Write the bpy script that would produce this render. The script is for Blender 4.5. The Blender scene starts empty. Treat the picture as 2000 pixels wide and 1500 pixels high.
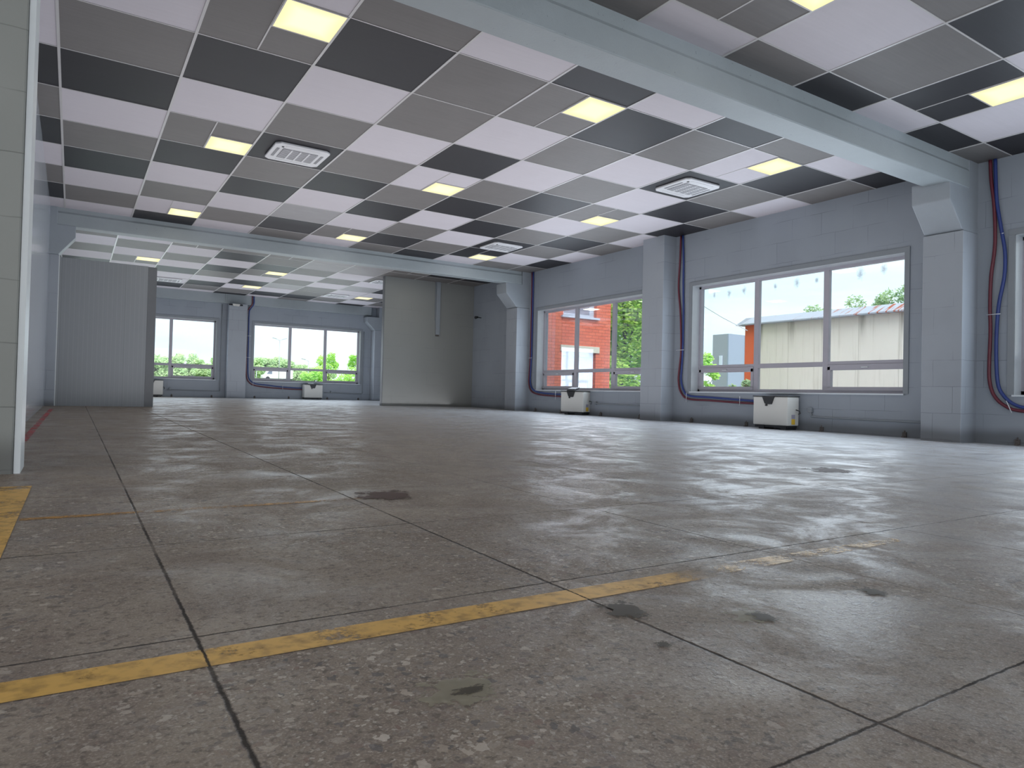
import bpy, bmesh, math, random
from mathutils import Vector, Matrix
random.seed(7)
C = bpy.context.scene.collection
PI = math.pi
def lin(r, g, b):
    f = lambda v: (v/255/12.92) if v/255 <= .04045 else ((v/255+.055)/1.055)**2.4
    return (f(r), f(g), f(b), 1)
def fz(x, y):                       # the slab floor falls very slightly towards the near bay
    return -.0008*x + .0072*y
CZ = 4.155

# ------------------------------------------------------------------ node helpers
class NT:
    def __init__(s, name):
        s.m = bpy.data.materials.new(name); s.m.use_nodes = True
        s.t = s.m.node_tree; s.n = s.t.nodes; s.l = s.t.links
        s.n.clear(); s.out = s.n.new('ShaderNodeOutputMaterial')
    def add(s, typ, **kw):
        n = s.n.new(typ)
        for k, v in kw.items():
            if k.startswith('_'): setattr(n, k[1:], v)
        return n
    def link(s, a, b): s.l.new(a, b)
    def val(s, sock, v):
        if isinstance(v, bpy.types.NodeSocket): s.l.new(v, sock)
        else: sock.default_value = v
    def math(s, op, a, b=0., c=None, clamp=False):
        n = s.n.new('ShaderNodeMath'); n.operation = op; n.use_clamp = clamp
        s.val(n.inputs[0], a); s.val(n.inputs[1], b)
        if c is not None: s.val(n.inputs[2], c)
        return n.outputs[0]
    def mix(s, f, a, b, mode='MIX'):
        n = s.n.new('ShaderNodeMix'); n.data_type = 'RGBA'; n.blend_type = mode
        s.val(n.inputs[0], f); s.val(n.inputs[6], a); s.val(n.inputs[7], b)
        return n.outputs[2]
    def pos(s):
        return s.n.new('ShaderNodeNewGeometry').outputs['Position']
    def obj(s):
        return s.n.new('ShaderNodeTexCoord').outputs['Object']
    def scale(s, v, sc):
        n = s.n.new('ShaderNodeVectorMath'); n.operation = 'MULTIPLY'
        s.l.new(v, n.inputs[0]); n.inputs[1].default_value = sc; return n.outputs[0]
    def noise(s, v, scale, detail=3, rough=.5, dist=0):
        n = s.n.new('ShaderNodeTexNoise'); s.l.new(v, n.inputs['Vector'])
        n.inputs['Scale'].default_value = scale; n.inputs['Detail'].default_value = detail
        n.inputs['Roughness'].default_value = rough; n.inputs['Distortion'].default_value = dist
        return n.outputs['Fac']
    def ramp(s, f, a, b, lo=0., hi=1.):
        n = s.n.new('ShaderNodeMapRange'); n.interpolation_type = 'SMOOTHSTEP'
        s.val(n.inputs[0], f); n.inputs[1].default_value = a; n.inputs[2].default_value = b
        n.inputs[3].default_value = lo; n.inputs[4].default_value = hi
        return n.outputs[0]
    def xyz(s, v):
        n = s.n.new('ShaderNodeSeparateXYZ'); s.l.new(v, n.inputs[0]); return n.outputs
    def comb(s, x, y, z):
        n = s.n.new('ShaderNodeCombineXYZ')
        for i, a in enumerate((x, y, z)): s.val(n.inputs[i], a)
        return n.outputs[0]
    def bump(s, h, strength=.2, dist=.01, normal=None):
        n = s.n.new('ShaderNodeBump'); n.inputs['Strength'].default_value = strength
        n.inputs['Distance'].default_value = dist; s.l.new(h, n.inputs['Height'])
        if normal: s.l.new(normal, n.inputs['Normal'])
        return n.outputs[0]
    def bsdf(s, col, rough=.6, metal=0., spec=.5, normal=None, emis=None, estr=0., trans=0.):
        p = s.n.new('ShaderNodeBsdfPrincipled')
        s.val(p.inputs['Base Color'], col); s.val(p.inputs['Roughness'], rough)
        s.val(p.inputs['Metallic'], metal); s.val(p.inputs['Specular IOR Level'], spec)
        if normal: s.l.new(normal, p.inputs['Normal'])
        if emis is not None:
            s.val(p.inputs['Emission Color'], emis); s.val(p.inputs['Emission Strength'], estr)
        return p.outputs[0]
    def done(s, sh): s.l.new(sh, s.out.inputs[0]); return s.m

def plain(name, col, rough=.5, metal=0., var=.06, nscale=6, spec=.5, bump=0.):
    t = NT(name); o = t.obj(); n = t.noise(o, nscale, 4)
    dark = tuple(c*(1-var*2) for c in col[:3]) + (1,)
    c = t.mix(n, dark, col)
    return t.done(t.bsdf(c, rough, metal, spec, t.bump(t.noise(o, nscale*12), bump, .004) if bump else None))

# ------------------------------------------------------------------ mesh helpers
class MB:
    def __init__(s): s.b = bmesh.new()
    def box(s, x0, x1, y0, y1, z0, z1, m=0):
        v = [s.b.verts.new(p) for p in ((x0,y0,z0),(x1,y0,z0),(x1,y1,z0),(x0,y1,z0),(x0,y0,z1),(x1,y0,z1),(x1,y1,z1),(x0,y1,z1))]
        for q in ((3,2,1,0),(4,5,6,7),(0,1,5,4),(1,2,6,5),(2,3,7,6),(3,0,4,7)):
            s.b.faces.new([v[i] for i in q]).material_index = m
        return v
    def quad(s, pts, m=0):
        f = s.b.faces.new([s.b.verts.new(p) for p in pts]); f.material_index = m; return f
    def prism(s, poly, axis, a, b, m=0):
        # poly: 2-D outline in the other two axes, extruded from a to b along axis
        def P(u, v, w):
            return {'x': (w, u, v), 'y': (u, w, v), 'z': (u, v, w)}[axis]
        A = [s.b.verts.new(P(u, v, a)) for u, v in poly]; B = [s.b.verts.new(P(u, v, b)) for u, v in poly]
        n = len(poly)
        for f in ([*A], [*reversed(B)], *[[A[i], B[i], B[(i+1) % n], A[(i+1) % n]] for i in range(n)]):
            s.b.faces.new(f).material_index = m
    def tube(s, pts, r, seg=8, m=0, caps=True):
        pts = [Vector(p) for p in pts]; rs = r if isinstance(r, (list, tuple)) else [r]*len(pts)
        rings = []; up = None
        for i, p in enumerate(pts):
            d = (pts[min(i+1, len(pts)-1)] - pts[max(i-1, 0)]).normalized()
            if up is None:
                up = d.orthogonal().normalized()
            else:
                up = (up - d*up.dot(d)).normalized()
            w = d.cross(up)
            rings.append([s.b.verts.new(p + (up*math.cos(2*PI*k/seg) + w*math.sin(2*PI*k/seg))*rs[i]) for k in range(seg)])
        for a, c in zip(rings, rings[1:]):
            for k in range(seg):
                f = s.b.faces.new((a[k], a[(k+1) % seg], c[(k+1) % seg], c[k])); f.smooth = True; f.material_index = m
        if caps:
            s.b.faces.new(list(reversed(rings[0]))).material_index = m; s.b.faces.new(rings[-1]).material_index = m
    def build(s, name, mats, parent=None, bevel=0, offset=None):
        bmesh.ops.recalc_face_normals(s.b, faces=s.b.faces)
        me = bpy.data.meshes.new(name); s.b.to_mesh(me); s.b.free()
        for m in (mats if isinstance(mats, (list, tuple)) else [mats]): me.materials.append(m)
        o = bpy.data.objects.new(name, me); C.objects.link(o)
        if parent:
            o.parent = parent
            if offset is not None: me.transform(Matrix.Translation(-Vector(offset)))
        if bevel:
            md = o.modifiers.new('bevel', 'BEVEL'); md.width = bevel; md.segments = 2; md.limit_method = 'ANGLE'
        return o
def smooth(pts, n=6):               # Catmull-Rom through pts
    P = [Vector(p) for p in pts]; P = [P[0]*2-P[1]] + P + [P[-1]*2-P[-2]]; out = []
    for i in range(1, len(P)-2):
        for k in range(n):
            t = k/n; a, b, c, d = P[i-1:i+3]
            out.append(.5*((2*b)+(c-a)*t+(2*a-5*b+4*c-d)*t*t+(3*b-a-3*c+d)*t**3))
    out.append(P[-2]); return out
def tag(o, label, cat, group=None, kind=None):
    o['label'] = label; o['category'] = cat
    if group: o['group'] = group
    if kind: o['kind'] = kind
    return o
def thing(name, loc, label, cat, group=None, rz=0):
    o = bpy.data.objects.new(name, None); C.objects.link(o); o.location = loc; o.rotation_euler = (0, 0, rz)
    o.empty_display_size = .2
    return tag(o, label, cat, group)
def struct(o): o['kind'] = 'structure'; return o
def kids(o): return [c for c in bpy.data.objects if c.parent == o]
def copy_tree(o, parent=None):
    c = o.copy(); C.objects.link(c)
    if parent: c.parent = parent
    for ch in kids(o): copy_tree(ch, c)
    return c

# ------------------------------------------------------------------ materials
def mat_wall(name, col, joint=.5, bw=.6, bh=.395):
    t = NT(name); p = t.pos(); x, y, z = t.xyz(p)
    v = t.comb(t.math('ADD', x, y), z, 0.)
    wob = t.noise(p, 3.5, 2); wb = t.n.new('ShaderNodeVectorMath'); wb.operation = 'ADD'
    t.link(v, wb.inputs[0]); t.link(t.comb(t.math('MULTIPLY', t.math('SUBTRACT', wob, .5), .02), t.math('MULTIPLY', t.math('SUBTRACT', wob, .5), .03), 0.), wb.inputs[1])
    b = t.n.new('ShaderNodeTexBrick'); t.link(wb.outputs[0], b.inputs['Vector'])
    b.inputs['Scale'].default_value = 1; b.inputs['Brick Width'].default_value = bw; b.inputs['Row Height'].default_value = bh
    b.inputs['Mortar Size'].default_value = .004; b.inputs['Mortar Smooth'].default_value = .6; b.offset = .45
    b.inputs['Color1'].default_value = (1, 1, 1, 1); b.inputs['Color2'].default_value = (.93, .93, .93, 1); b.inputs['Mortar'].default_value = (.42, .42, .42, 1)
    fade = t.ramp(t.noise(p, 1.3, 2), .42, .62)
    n = t.noise(p, .8, 4); n2 = t.noise(p, 22, 4)
    c = t.mix(n, tuple(k*.9 for k in col[:3])+(1,), col)
    c = t.mix(t.math('MULTIPLY', fade, joint), c, t.mix(1., c, b.outputs['Color'], 'MULTIPLY'))
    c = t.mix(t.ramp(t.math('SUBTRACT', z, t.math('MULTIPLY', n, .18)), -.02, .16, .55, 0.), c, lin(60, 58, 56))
    h = t.math('SUBTRACT', t.math('MULTIPLY', n2, .3), t.math('MULTIPLY', b.outputs['Fac'], t.math('MULTIPLY', fade, .8)))
    return t.done(t.bsdf(c, .55, 0, .35, t.bump(h, .35, .006)))
def mat_tile(name, col, rough, grain=.12):
    t = NT(name); p = t.pos()
    g = t.noise(t.scale(p, (1.6, 34, 1)), 1, 5, .6); rough = rough+.1
    m = t.noise(p, 1.7, 5, .6, .6)
    x, y, z = t.xyz(p); cell = t.n.new('ShaderNodeTexWhiteNoise'); cell.noise_dimensions = '2D'
    t.link(t.comb(t.math('FLOOR', t.math('DIVIDE', x, 1.2)), t.math('FLOOR', t.math('DIVIDE', y, 1.2)), 0.), cell.inputs['Vector'])
    k = t.math('ADD', t.math('MULTIPLY', g, grain*2), t.math('MULTIPLY', m, grain*1.6))
    k = t.math('ADD', k, t.math('MULTIPLY', cell.outputs['Value'], grain*.8))
    k = t.math('ADD', k, 1-grain*2.2)
    c = t.mix(1., col, t.comb(k, k, k), 'MULTIPLY')
    return t.done(t.bsdf(c, rough, 0, .24, t.bump(t.math('ADD', g, m), .06, .003)))
def mat_concrete_paint(name, col):
    t = NT(name); p = t.pos(); n = t.noise(p, 2.2, 6, .65); f = t.noise(p, 45, 4)
    c = t.mix(n, tuple(k*.82 for k in col[:3])+(1,), col)
    pit = t.ramp(t.noise(p, 30, 3), .70, .76)
    c = t.mix(t.math('MULTIPLY', pit, .5), c, tuple(k*.4 for k in col[:3])+(1,))
    h = t.math('SUBTRACT', t.math('ADD', t.math('MULTIPLY', n, .8), t.math('MULTIPLY', f, .25)), pit)
    return t.done(t.bsdf(c, .5, 0, .4, t.bump(h, .5, .012)))
def mat_panel(name, col, rough, pitch, bumpst=.35):
    t = NT(name); p = t.pos(); x, y, z = t.xyz(p); u = t.math('ADD', x, y)
    w = t.math('PINGPONG', u, pitch/2); line = t.ramp(w, 0, pitch*.10, 1, 0)
    seam = t.ramp(t.math('PINGPONG', u, .58), 0, .005, 1, 0)
    fine = t.math('SINE', t.math('MULTIPLY', u, 2*PI/(pitch/3)))
    n = t.noise(p, 1.2, 4)
    c = t.mix(n, tuple(k*.92 for k in col[:3])+(1,), col)
    c = t.mix(t.math('MULTIPLY', line, .22), c, tuple(min(1, k*1.5) for k in col[:3])+(1,))
    c = t.mix(t.math('MULTIPLY', seam, .5), c, tuple(k*.4 for k in col[:3])+(1,))
    h = t.math('SUBTRACT', t.math('ADD', line, t.math('MULTIPLY', fine, .15)), seam)
    return t.done(t.bsdf(c, rough, 0, .5, t.bump(h, bumpst, .002)))
def mat_floor():
    t = NT('terrazzo_concrete'); p = t.pos(); x, y, z = t.xyz(p)
    big = t.noise(p, .55, 5, .62, .4); mid = t.noise(p, 3.2, 6, .65, .3); fine = t.noise(p, 60, 4, .6); grit = t.noise(p, 210, 3, .6)
    base = t.mix(t.ramp(big, .32, .68), lin(122, 110, 97), lin(148, 136, 122))
    base = t.mix(t.ramp(mid, .35, .7, 0, .7), base, lin(110, 97, 88))
    base = t.mix(t.ramp(grit, .45, .75, 0, .6), base, lin(184, 172, 158))
    base = t.mix(t.ramp(fine, .5, .68, 0, .75), base, lin(84, 74, 67))
    # aggregate stones
    def stones(scale, thr, jit):
        vo = t.n.new('ShaderNodeTexVoronoi'); vo.feature = 'F1'
        wv = t.n.new('ShaderNodeVectorMath'); wv.operation = 'ADD'
        nn = t.n.new('ShaderNodeTexNoise'); t.link(p, nn.inputs['Vector']); nn.inputs['Scale'].default_value = scale*1.3; nn.inputs['Detail'].default_value = 3
        sc = t.scale(nn.outputs['Color'], (jit/scale, jit/scale, 0)); t.link(p, wv.inputs[0]); t.link(sc, wv.inputs[1])
        t.link(wv.outputs[0], vo.inputs['Vector']); vo.inputs['Scale'].default_value = scale
        vo.voronoi_dimensions = '2D'
        cr, cg, cb = t.xyz(vo.outputs['Color'])
        thr2 = t.math('MULTIPLY', t.math('SUBTRACT', cg, .35), thr*1.6)
        return t.ramp(t.math('SUBTRACT', thr2, vo.outputs['Distance']), 0, .05), cr, cb
    m1, r1, b1 = stones(38, .46, 1.5); m2, r2, b2 = stones(95, .46, 1.5)
    cr = t.n.new('ShaderNodeValToRGB'); t.link(r1, cr.inputs[0]); e = cr.color_ramp.elements
    e[0].position = 0; e[0].color = lin(66, 62, 62); e[1].position = 1; e[1].color = lin(200, 190, 178)
    for pz, cc in ((.25, lin(92, 90, 92)), (.45, lin(122, 98, 86)), (.62, lin(128, 122, 116)), (.8, lin(172, 158, 142))):
        q = e.new(pz); q.color = cc
    cr2 = t.n.new('ShaderNodeValToRGB'); t.link(r2, cr2.inputs[0]); e = cr2.color_ramp.elements
    e[0].position = 0; e[0].color = lin(84, 78, 74); e[1].position = 1; e[1].color = lin(196, 186, 174)
    vis = t.ramp(t.noise(p, .9, 3), .35, .6, .25, .85)
    base = t.mix(t.math('MULTIPLY', m2, t.math('MULTIPLY', vis, .85)), base, cr2.outputs[0])
    base = t.mix(t.math('MULTIPLY', m1, t.math('MULTIPLY', vis, .8)), base, cr.outputs[0])
    # brown scuffs and window light painted in as bluish white towards the right wall
    base = t.mix(t.ramp(t.noise(p, 1.1, 5, .6), .56, .75, 0, .45), base, lin(96, 78, 70))
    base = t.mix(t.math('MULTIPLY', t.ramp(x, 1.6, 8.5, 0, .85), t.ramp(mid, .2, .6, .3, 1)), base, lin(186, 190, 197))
    # slab joints, a 0.96 x 0.99 m grid
    wob = t.math('MULTIPLY', t.math('SUBTRACT', t.noise(p, 34, 5, .7), .5), .012)
    jx = t.math('PINGPONG', t.math('ADD', t.math('ADD', x, -.475), wob), .48)
    jy = t.math('PINGPONG', t.math('ADD', t.math('ADD', y, 7.03), wob), .495)
    chip = t.noise(p, 38, 3)
    def line(d, w): return t.ramp(t.math('SUBTRACT', d, t.math('MULTIPLY', chip, w*.8)), 0, w, 1, 0)
    nearx = t.ramp(x, 1.9, 2.3, 1, .5); neary = t.ramp(y, -4.9, -4.2, 1, .42)
    lx = t.math('MULTIPLY', line(jx, .0048), nearx); ly = t.math('MULTIPLY', line(jy, .0034), neary)
    fade = t.ramp(t.noise(p, 1.9, 3), .3, .55, .35, 1)
    j = t.math('MULTIPLY', t.math('MAXIMUM', lx, ly), fade)
    base = t.mix(t.math('MULTIPLY', j, .92), base, lin(30, 24, 20))
    rough = t.ramp(t.noise(p, 2.3, 8, .75, .6), .34, .66, .25, .60)
    rough = t.math('ADD', rough, t.math('MULTIPLY', grit, .12))
    rough = t.math('ADD', rough, t.math('MULTIPLY', j, .3))
    h = t.math('ADD', t.math('MULTIPLY', fine, .35), t.math('MULTIPLY', grit, .25))
    h = t.math('ADD', h, t.math('MULTIPLY', mid, .6))
    h = t.math('ADD', h, t.math('MULTIPLY', m1, .25))
    h = t.math('SUBTRACT', h, t.math('MULTIPLY', j, 2.2))
    return t.done(t.bsdf(base, rough, 0, .4, t.bump(h, .6, .005)))
def mat_paint_mark(name, col, wear, rough=.5, sc=7, edge=None):
    # worn floor paint: see-through where the paint has gone
    t = NT(name); p = t.pos(); x, y, z = t.xyz(p)
    a = t.ramp(t.math('ADD', t.math('MULTIPLY', t.noise(p, sc, 5, .65), .7), t.math('MULTIPLY', t.noise(p, 75, 3, .7), .34)), wear-.07, wear+.09, 0, .88)
    jx = t.math('PINGPONG', t.math('ADD', t.math('ADD', x, -.475), t.math('MULTIPLY', t.math('SUBTRACT', t.noise(p, 34, 5, .7), .5), .012)), .48)
    a = t.math('MULTIPLY', a, t.ramp(jx, .001, .005, 0, 1))
    if edge:
        x0, x1 = edge; a = t.math('MULTIPLY', a, t.ramp(x, x0, x1, 1, 0))
    c = t.mix(t.ramp(t.noise(p, 25, 4), .4, .75), col, tuple(k*.55 for k in col[:3])+(1,))
    tr = t.n.new('ShaderNodeBsdfTransparent'); mx = t.n.new('ShaderNodeMixShader')
    t.val(mx.inputs[0], a); t.link(tr.outputs[0], mx.inputs[1]); t.link(t.bsdf(c, rough, 0, .4), mx.inputs[2])
    return t.done(mx.outputs[0])
def mat_glass():
    t = NT('window_glass')
    tr = t.n.new('ShaderNodeBsdfTransparent'); tr.inputs[0].default_value = (.985, .99, .993, 1)
    g = t.n.new('ShaderNodeBsdfGlossy'); g.inputs['Roughness'].default_value = .02; g.inputs[0].default_value = (.9, .95, 1, 1)
    f = t.n.new('ShaderNodeFresnel'); f.inputs[0].default_value = 1.45
    mx = t.n.new('ShaderNodeMixShader'); t.link(t.math('MULTIPLY', f.outputs[0], .5), mx.inputs[0]); t.link(tr.outputs[0], mx.inputs[1]); t.link(g.outputs[0], mx.inputs[2])
    return t.done(mx.outputs[0])
def mat_brick():
    t = NT('red_brick'); p = t.pos(); x, y, z = t.xyz(p)
    b = t.n.new('ShaderNodeTexBrick'); t.link(t.comb(t.math('ADD', x, y), z, 0.), b.inputs['Vector'])
    b.inputs['Scale'].default_value = 1; b.inputs['Brick Width'].default_value = .27; b.inputs['Row Height'].default_value = .1
    b.inputs['Mortar Size'].default_value = .006; b.inputs['Mortar Smooth'].default_value = .3; b.inputs['Bias'].default_value = -.2
    b.inputs['Color1'].default_value = lin(240, 132, 104); b.inputs['Color2'].default_value = lin(226, 116, 92); b.inputs['Mortar'].default_value = lin(130, 72, 62)
    c = t.mix(t.ramp(t.noise(p, 1.5, 4), .4, .7, 0, .35), b.outputs['Color'], lin(226, 134, 112))
    return t.done(t.bsdf(c, .8, 0, .3, t.bump(b.outputs['Fac'], -.4, .01)))
def mat_leaf(name, a, b, c3):
    t = NT(name); p = t.pos(); n = t.noise(p, 1.3, 3); n2 = t.noise(p, 9, 2)
    c = t.mix(t.ramp(n, .35, .65), a, b); c = t.mix(t.ramp(n2, .5, .75), c, c3)
    d = t.n.new('ShaderNodeBsdfDiffuse'); t.link(c, d.inputs[0]); tl = t.n.new('ShaderNodeBsdfTranslucent'); t.link(c, tl.inputs[0])
    mx = t.n.new('ShaderNodeMixShader'); mx.inputs[0].default_value = .35; t.link(d.outputs[0], mx.inputs[1]); t.link(tl.outputs[0], mx.inputs[2])
    return t.done(mx.outputs[0])
def mat_shed_wall():
    t = NT('weathered_panel'); p = t.pos(); x, y, z = t.xyz(p)
    s = t.noise(t.comb(0., t.math('MULTIPLY', y, 6.), t.math('MULTIPLY', z, .35)), 1, 5, .65)
    n = t.noise(p, .7, 4)
    c = t.mix(n, lin(214, 208, 202), lin(232, 228, 222))
    c = t.mix(t.ramp(s, .5, .75, 0, .55), c, lin(180, 173, 163))
    seam = t.ramp(t.math('PINGPONG', t.math('ADD', y, .02), .66), 0, .012, .55, 0)
    drip = t.math('MULTIPLY', t.ramp(t.math('PINGPONG', t.math('ADD', y, .16), .66), 0, .16, 1, 0), t.ramp(z, 2.2, 3.35, 0, .7))
    c = t.mix(seam, c, lin(120, 116, 108)); c = t.mix(t.math('MULTIPLY', drip, t.ramp(s, .3, .6)), c, lin(104, 100, 94))
    return t.done(t.bsdf(c, .8, 0, .3))
def mat_rust_roof():
    t = NT('rusty_sheet_roof'); p = t.pos(); x, y, z = t.xyz(p)
    s = t.noise(t.comb(t.math('MULTIPLY', x, .6), t.math('MULTIPLY', y, 7.), 0.), 1, 5, .7)
    amt = t.ramp(y, 3.4, 8.5, .10, -.02)
    m = t.ramp(t.math('ADD', s, amt), .60, .66)
    c = t.mix(m, lin(170, 178, 192), lin(160, 84, 54))
    return t.done(t.bsdf(c, .6, .1, .4))
def mat_emit(name, col, st):
    t = NT(name); p = t.obj(); x, y, z = t.xyz(p)
    d = t.math('MAXIMUM', t.math('ABSOLUTE', x), t.math('ABSOLUTE', y))
    e = t.n.new('ShaderNodeEmission'); t.val(e.inputs[0], t.mix(t.ramp(d, .12, .29), col, lin(255, 243, 185))); e.inputs[1].default_value = st
    return t.done(e.outputs[0])

M = {}
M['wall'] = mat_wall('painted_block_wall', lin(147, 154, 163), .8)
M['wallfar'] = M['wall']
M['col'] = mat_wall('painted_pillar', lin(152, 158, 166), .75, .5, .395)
M['beam'] = mat_concrete_paint('painted_concrete', lin(154, 162, 166))
M['corb'] = mat_concrete_paint('painted_corbel', lin(150, 157, 164))
M['part'] = mat_panel('partition_panel', lin(132, 136, 140), .45, .085, .2)
M['partR'] = mat_wall('rendered_partition', lin(142, 144, 142), .35)
M['gloss'] = mat_panel('glossy_wall_panel', lin(172, 178, 186), .13, .11, .06)
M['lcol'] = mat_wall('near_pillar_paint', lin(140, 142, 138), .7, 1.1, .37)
M['trim'] = plain('white_trim', lin(205, 210, 212), .4)
M['dtrim'] = plain('grey_flashing', lin(98, 101, 105), .4)
M['W'] = mat_tile('white_ceiling_tile', lin(192, 187, 193), .5, .05)
M['G'] = mat_tile('grey_ceiling_tile', lin(110, 107, 106), .42, .13)
M['D'] = mat_tile('charcoal_ceiling_tile', lin(40, 39, 43), .38, .18)
M['S'] = mat_tile('stained_light_tile', lin(150, 148, 150), .42, .14)
M['bar'] = plain('ceiling_grid_paint', lin(188, 186, 186), .35)
M['floor'] = mat_floor()
M['pvc'] = plain('window_plastic', lin(168, 166, 175), .35)
M['sill'] = plain('sill_paint', lin(205, 212, 218), .25)
M['glass'] = mat_glass()
M['lightpanel'] = mat_emit('lit_diffuser', lin(255, 250, 215), 1.15)
M['ac'] = plain('air_conditioner_plastic', lin(205, 205, 208), .4, var=.02)
M['acg'] = plain('air_conditioner_grille', lin(132, 132, 136), .5)
M['black'] = plain('black_plastic', lin(26, 28, 32), .4)
M['heater'] = plain('heater_enamel', lin(196, 196, 192), .35, var=.02)
M['yl'] = plain('yellow_label', lin(214, 176, 60), .5)
M['gl'] = plain('grey_label', lin(150, 148, 165), .5)
M['red'] = plain('red_hose_rubber', lin(98, 35, 50), .45)
M['blue'] = plain('blue_hose_rubber', lin(40, 60, 124), .45)
M['clip'] = plain('clip_plastic', lin(214, 216, 222), .4)
M['conduit'] = plain('conduit_paint', lin(132, 138, 144), .45)
M['rust'] = plain('rusty_steel', lin(104, 98, 95), .8, .2, .2, 14)
M['brick'] = mat_brick()
M['lintel'] = plain('lintel_stone', lin(232, 228, 212), .8)
M['leafA'] = mat_leaf('maple_leaf', lin(206, 240, 130), lin(170, 222, 104), lin(232, 250, 170))
M['leafB'] = mat_leaf('distant_leaf', lin(196, 226, 176), lin(212, 232, 184), lin(224, 238, 208))  # haze put into the leaf colour: paler, duller greens
M['leafC'] = mat_leaf('bush_leaf', lin(204, 242, 140), lin(170, 226, 112), lin(226, 246, 160))
M['leafD'] = mat_leaf('sparse_leaf', lin(170, 196, 150), lin(150, 180, 140), lin(190, 206, 170))
M['bark'] = plain('bark', lin(96, 86, 74), .9, 0, .2, 12)
M['shed'] = mat_shed_wall(); M['rroof'] = mat_rust_roof()
M['orange'] = plain('orange_brickwork', lin(226, 106, 66), .8)
M['greyb'] = plain('grey_cladding', lin(150, 156, 170), .6)
M['whiteb'] = plain('pale_cladding', lin(206, 216, 236), .6)
M['palecl'] = plain('pale_blue_cladding', lin(150, 162, 186), .6)
M['steel'] = plain('galvanised_steel', lin(186, 192, 200), .4, .4)
M['van'] = plain('white_car_paint', lin(238, 240, 242), .3)
M['vang'] = plain('dark_vehicle_glass', lin(110, 120, 135), .2)
M['tyre'] = plain('tyre_rubber', lin(40, 40, 42), .8)
M['grass'] = plain('rough_grass', lin(150, 168, 104), .9, 0, .2, .4)
M['asphalt'] = plain('pale_asphalt', lin(176, 178, 182), .9)
M['smudge'] = None

# ------------------------------------------------------------------ room shell
def wall_open(name, axis, pos, thick, u0, u1, z0, z1, holes, mat, dirn=1):
    """wall in plane axis=pos, extending outwards by thick, with rectangular holes (ua,ub,za,zb)"""
    us = sorted({u0, u1, *[h[0] for h in holes], *[h[1] for h in holes]}); zs = sorted({z0, z1, *[h[2] for h in holes], *[h[3] for h in holes]})
    mb = MB()
    a, b = sorted((pos, pos+thick*dirn))
    for i in range(len(us)-1):
        za = None
        for k in range(len(zs)-1):
            cu, cz = (us[i]+us[i+1])/2, (zs[k]+zs[k+1])/2
            solid = not any(h[0] < cu < h[1] and h[2] < cz < h[3] for h in holes)
            if solid:
                if za is None: za = zs[k]
                zb = zs[k+1]
            if (not solid or k == len(zs)-2) and za is not None:
                if axis == 'x': mb.box(a, b, us[i], us[i+1], za, zb)
                else: mb.box(us[i], us[i+1], a, b, za, zb)
                za = None
    return struct(mb.build(name, mat))

RW = [(4.14, 8.80), (-1.70, 2.86), (-7.90, -3.26), (-13.7, -9.1)]      # right wall window openings (y0, y1)
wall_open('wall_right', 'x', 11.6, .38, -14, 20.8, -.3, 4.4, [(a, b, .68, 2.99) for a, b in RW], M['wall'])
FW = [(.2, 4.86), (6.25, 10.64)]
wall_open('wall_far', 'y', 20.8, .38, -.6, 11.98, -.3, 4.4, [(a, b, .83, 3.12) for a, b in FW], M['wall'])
mb = MB(); mb.box(-.45, -.25, -2.45, 9.25, -.2, 4.3)
struct(mb.build('wall_left', M['gloss']))
mb = MB(); mb.box(-.5, -.25, 9.25, 20.8, -.2, 4.3)
struct(mb.build('wall_left_rear', M['wall']))
mb = MB(); mb.box(-6.3, -6, -14, -2.45, -.3, 4.4); mb.box(-6, -.45, -2.45, -2.2, -.3, 4.4)
struct(mb.build('wall_side', M['wall']))
mb = MB(); mb.box(-6.3, 11.98, -14.3, -14, -.3, 4.4)
struct(mb.build('wall_back', M['wall']))

# floor: one gently falling slab
mb = MB(); nx, ny = 12, 24; X0, X1, Y0, Y1 = -6.3, 11.9, -14.2, 21.1
g = [[mb.b.verts.new((X0+(X1-X0)*i/nx, Y0+(Y1-Y0)*j/ny, fz(X0+(X1-X0)*i/nx, Y0+(Y1-Y0)*j/ny))) for j in range(ny+1)] for i in range(nx+1)]
for i in range(nx):
    for j in range(ny): mb.b.faces.new((g[i][j], g[i+1][j], g[i+1][j+1], g[i][j+1]))
floor = struct(mb.build('floor', M['floor']))

# ------------------------------------------------------------------ ceilings
MATS = [M['W'], M['G'], M['D'], M['S']]; IX = {'W': 0, 'G': 1, 'D': 2, 'S': 3}
def ceiling(name, ox, sx, oy, sy, cols, xmin, xmax, ymin, ymax, table, halves=()):
    """table: {row: 'string of colours for cols'}; a panelled grid of square tiles hung on bars"""
    t = MB(); b = MB(); rows = sorted(table)
    for r in rows:
        for i, ch in enumerate(table[r]):
            c = cols[0]+i
            x0, x1 = max(xmin, ox+sx*c), min(xmax, ox+sx*(c+1)); y0, y1 = max(ymin, oy+sy*r), min(ymax, oy+sy*(r+1))
            if x1 > x0 and y1 > y0: t.quad([(x0,y0,CZ),(x0,y1,CZ),(x1,y1,CZ),(x1,y0,CZ)], IX[ch])
    for c in range(cols[0], cols[1]+2):
        x = ox+sx*c
        if xmin+.02 < x < xmax-.02: b.box(x-.014, x+.014, ymin, ymax, CZ-.006, CZ+.01)
    for r in range(rows[0], rows[-1]+2):
        y = oy+sy*r
        if ymin+.02 < y < ymax-.02: b.box(xmin, xmax, y-.008, y+.008, CZ-.005, CZ+.01)
    for c, r, s in halves:          # split lines of the light tiles
        x = ox+sx*(c+.5); b.box(x-.008, x+.008, oy+sy*r, oy+sy*(r+1), CZ-.005, CZ+.01)
    o = struct(t.build(name, MATS)); g = b.build('ceiling_grid', M['bar'], o); g['kind'] = 'structure'
    return o
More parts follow.
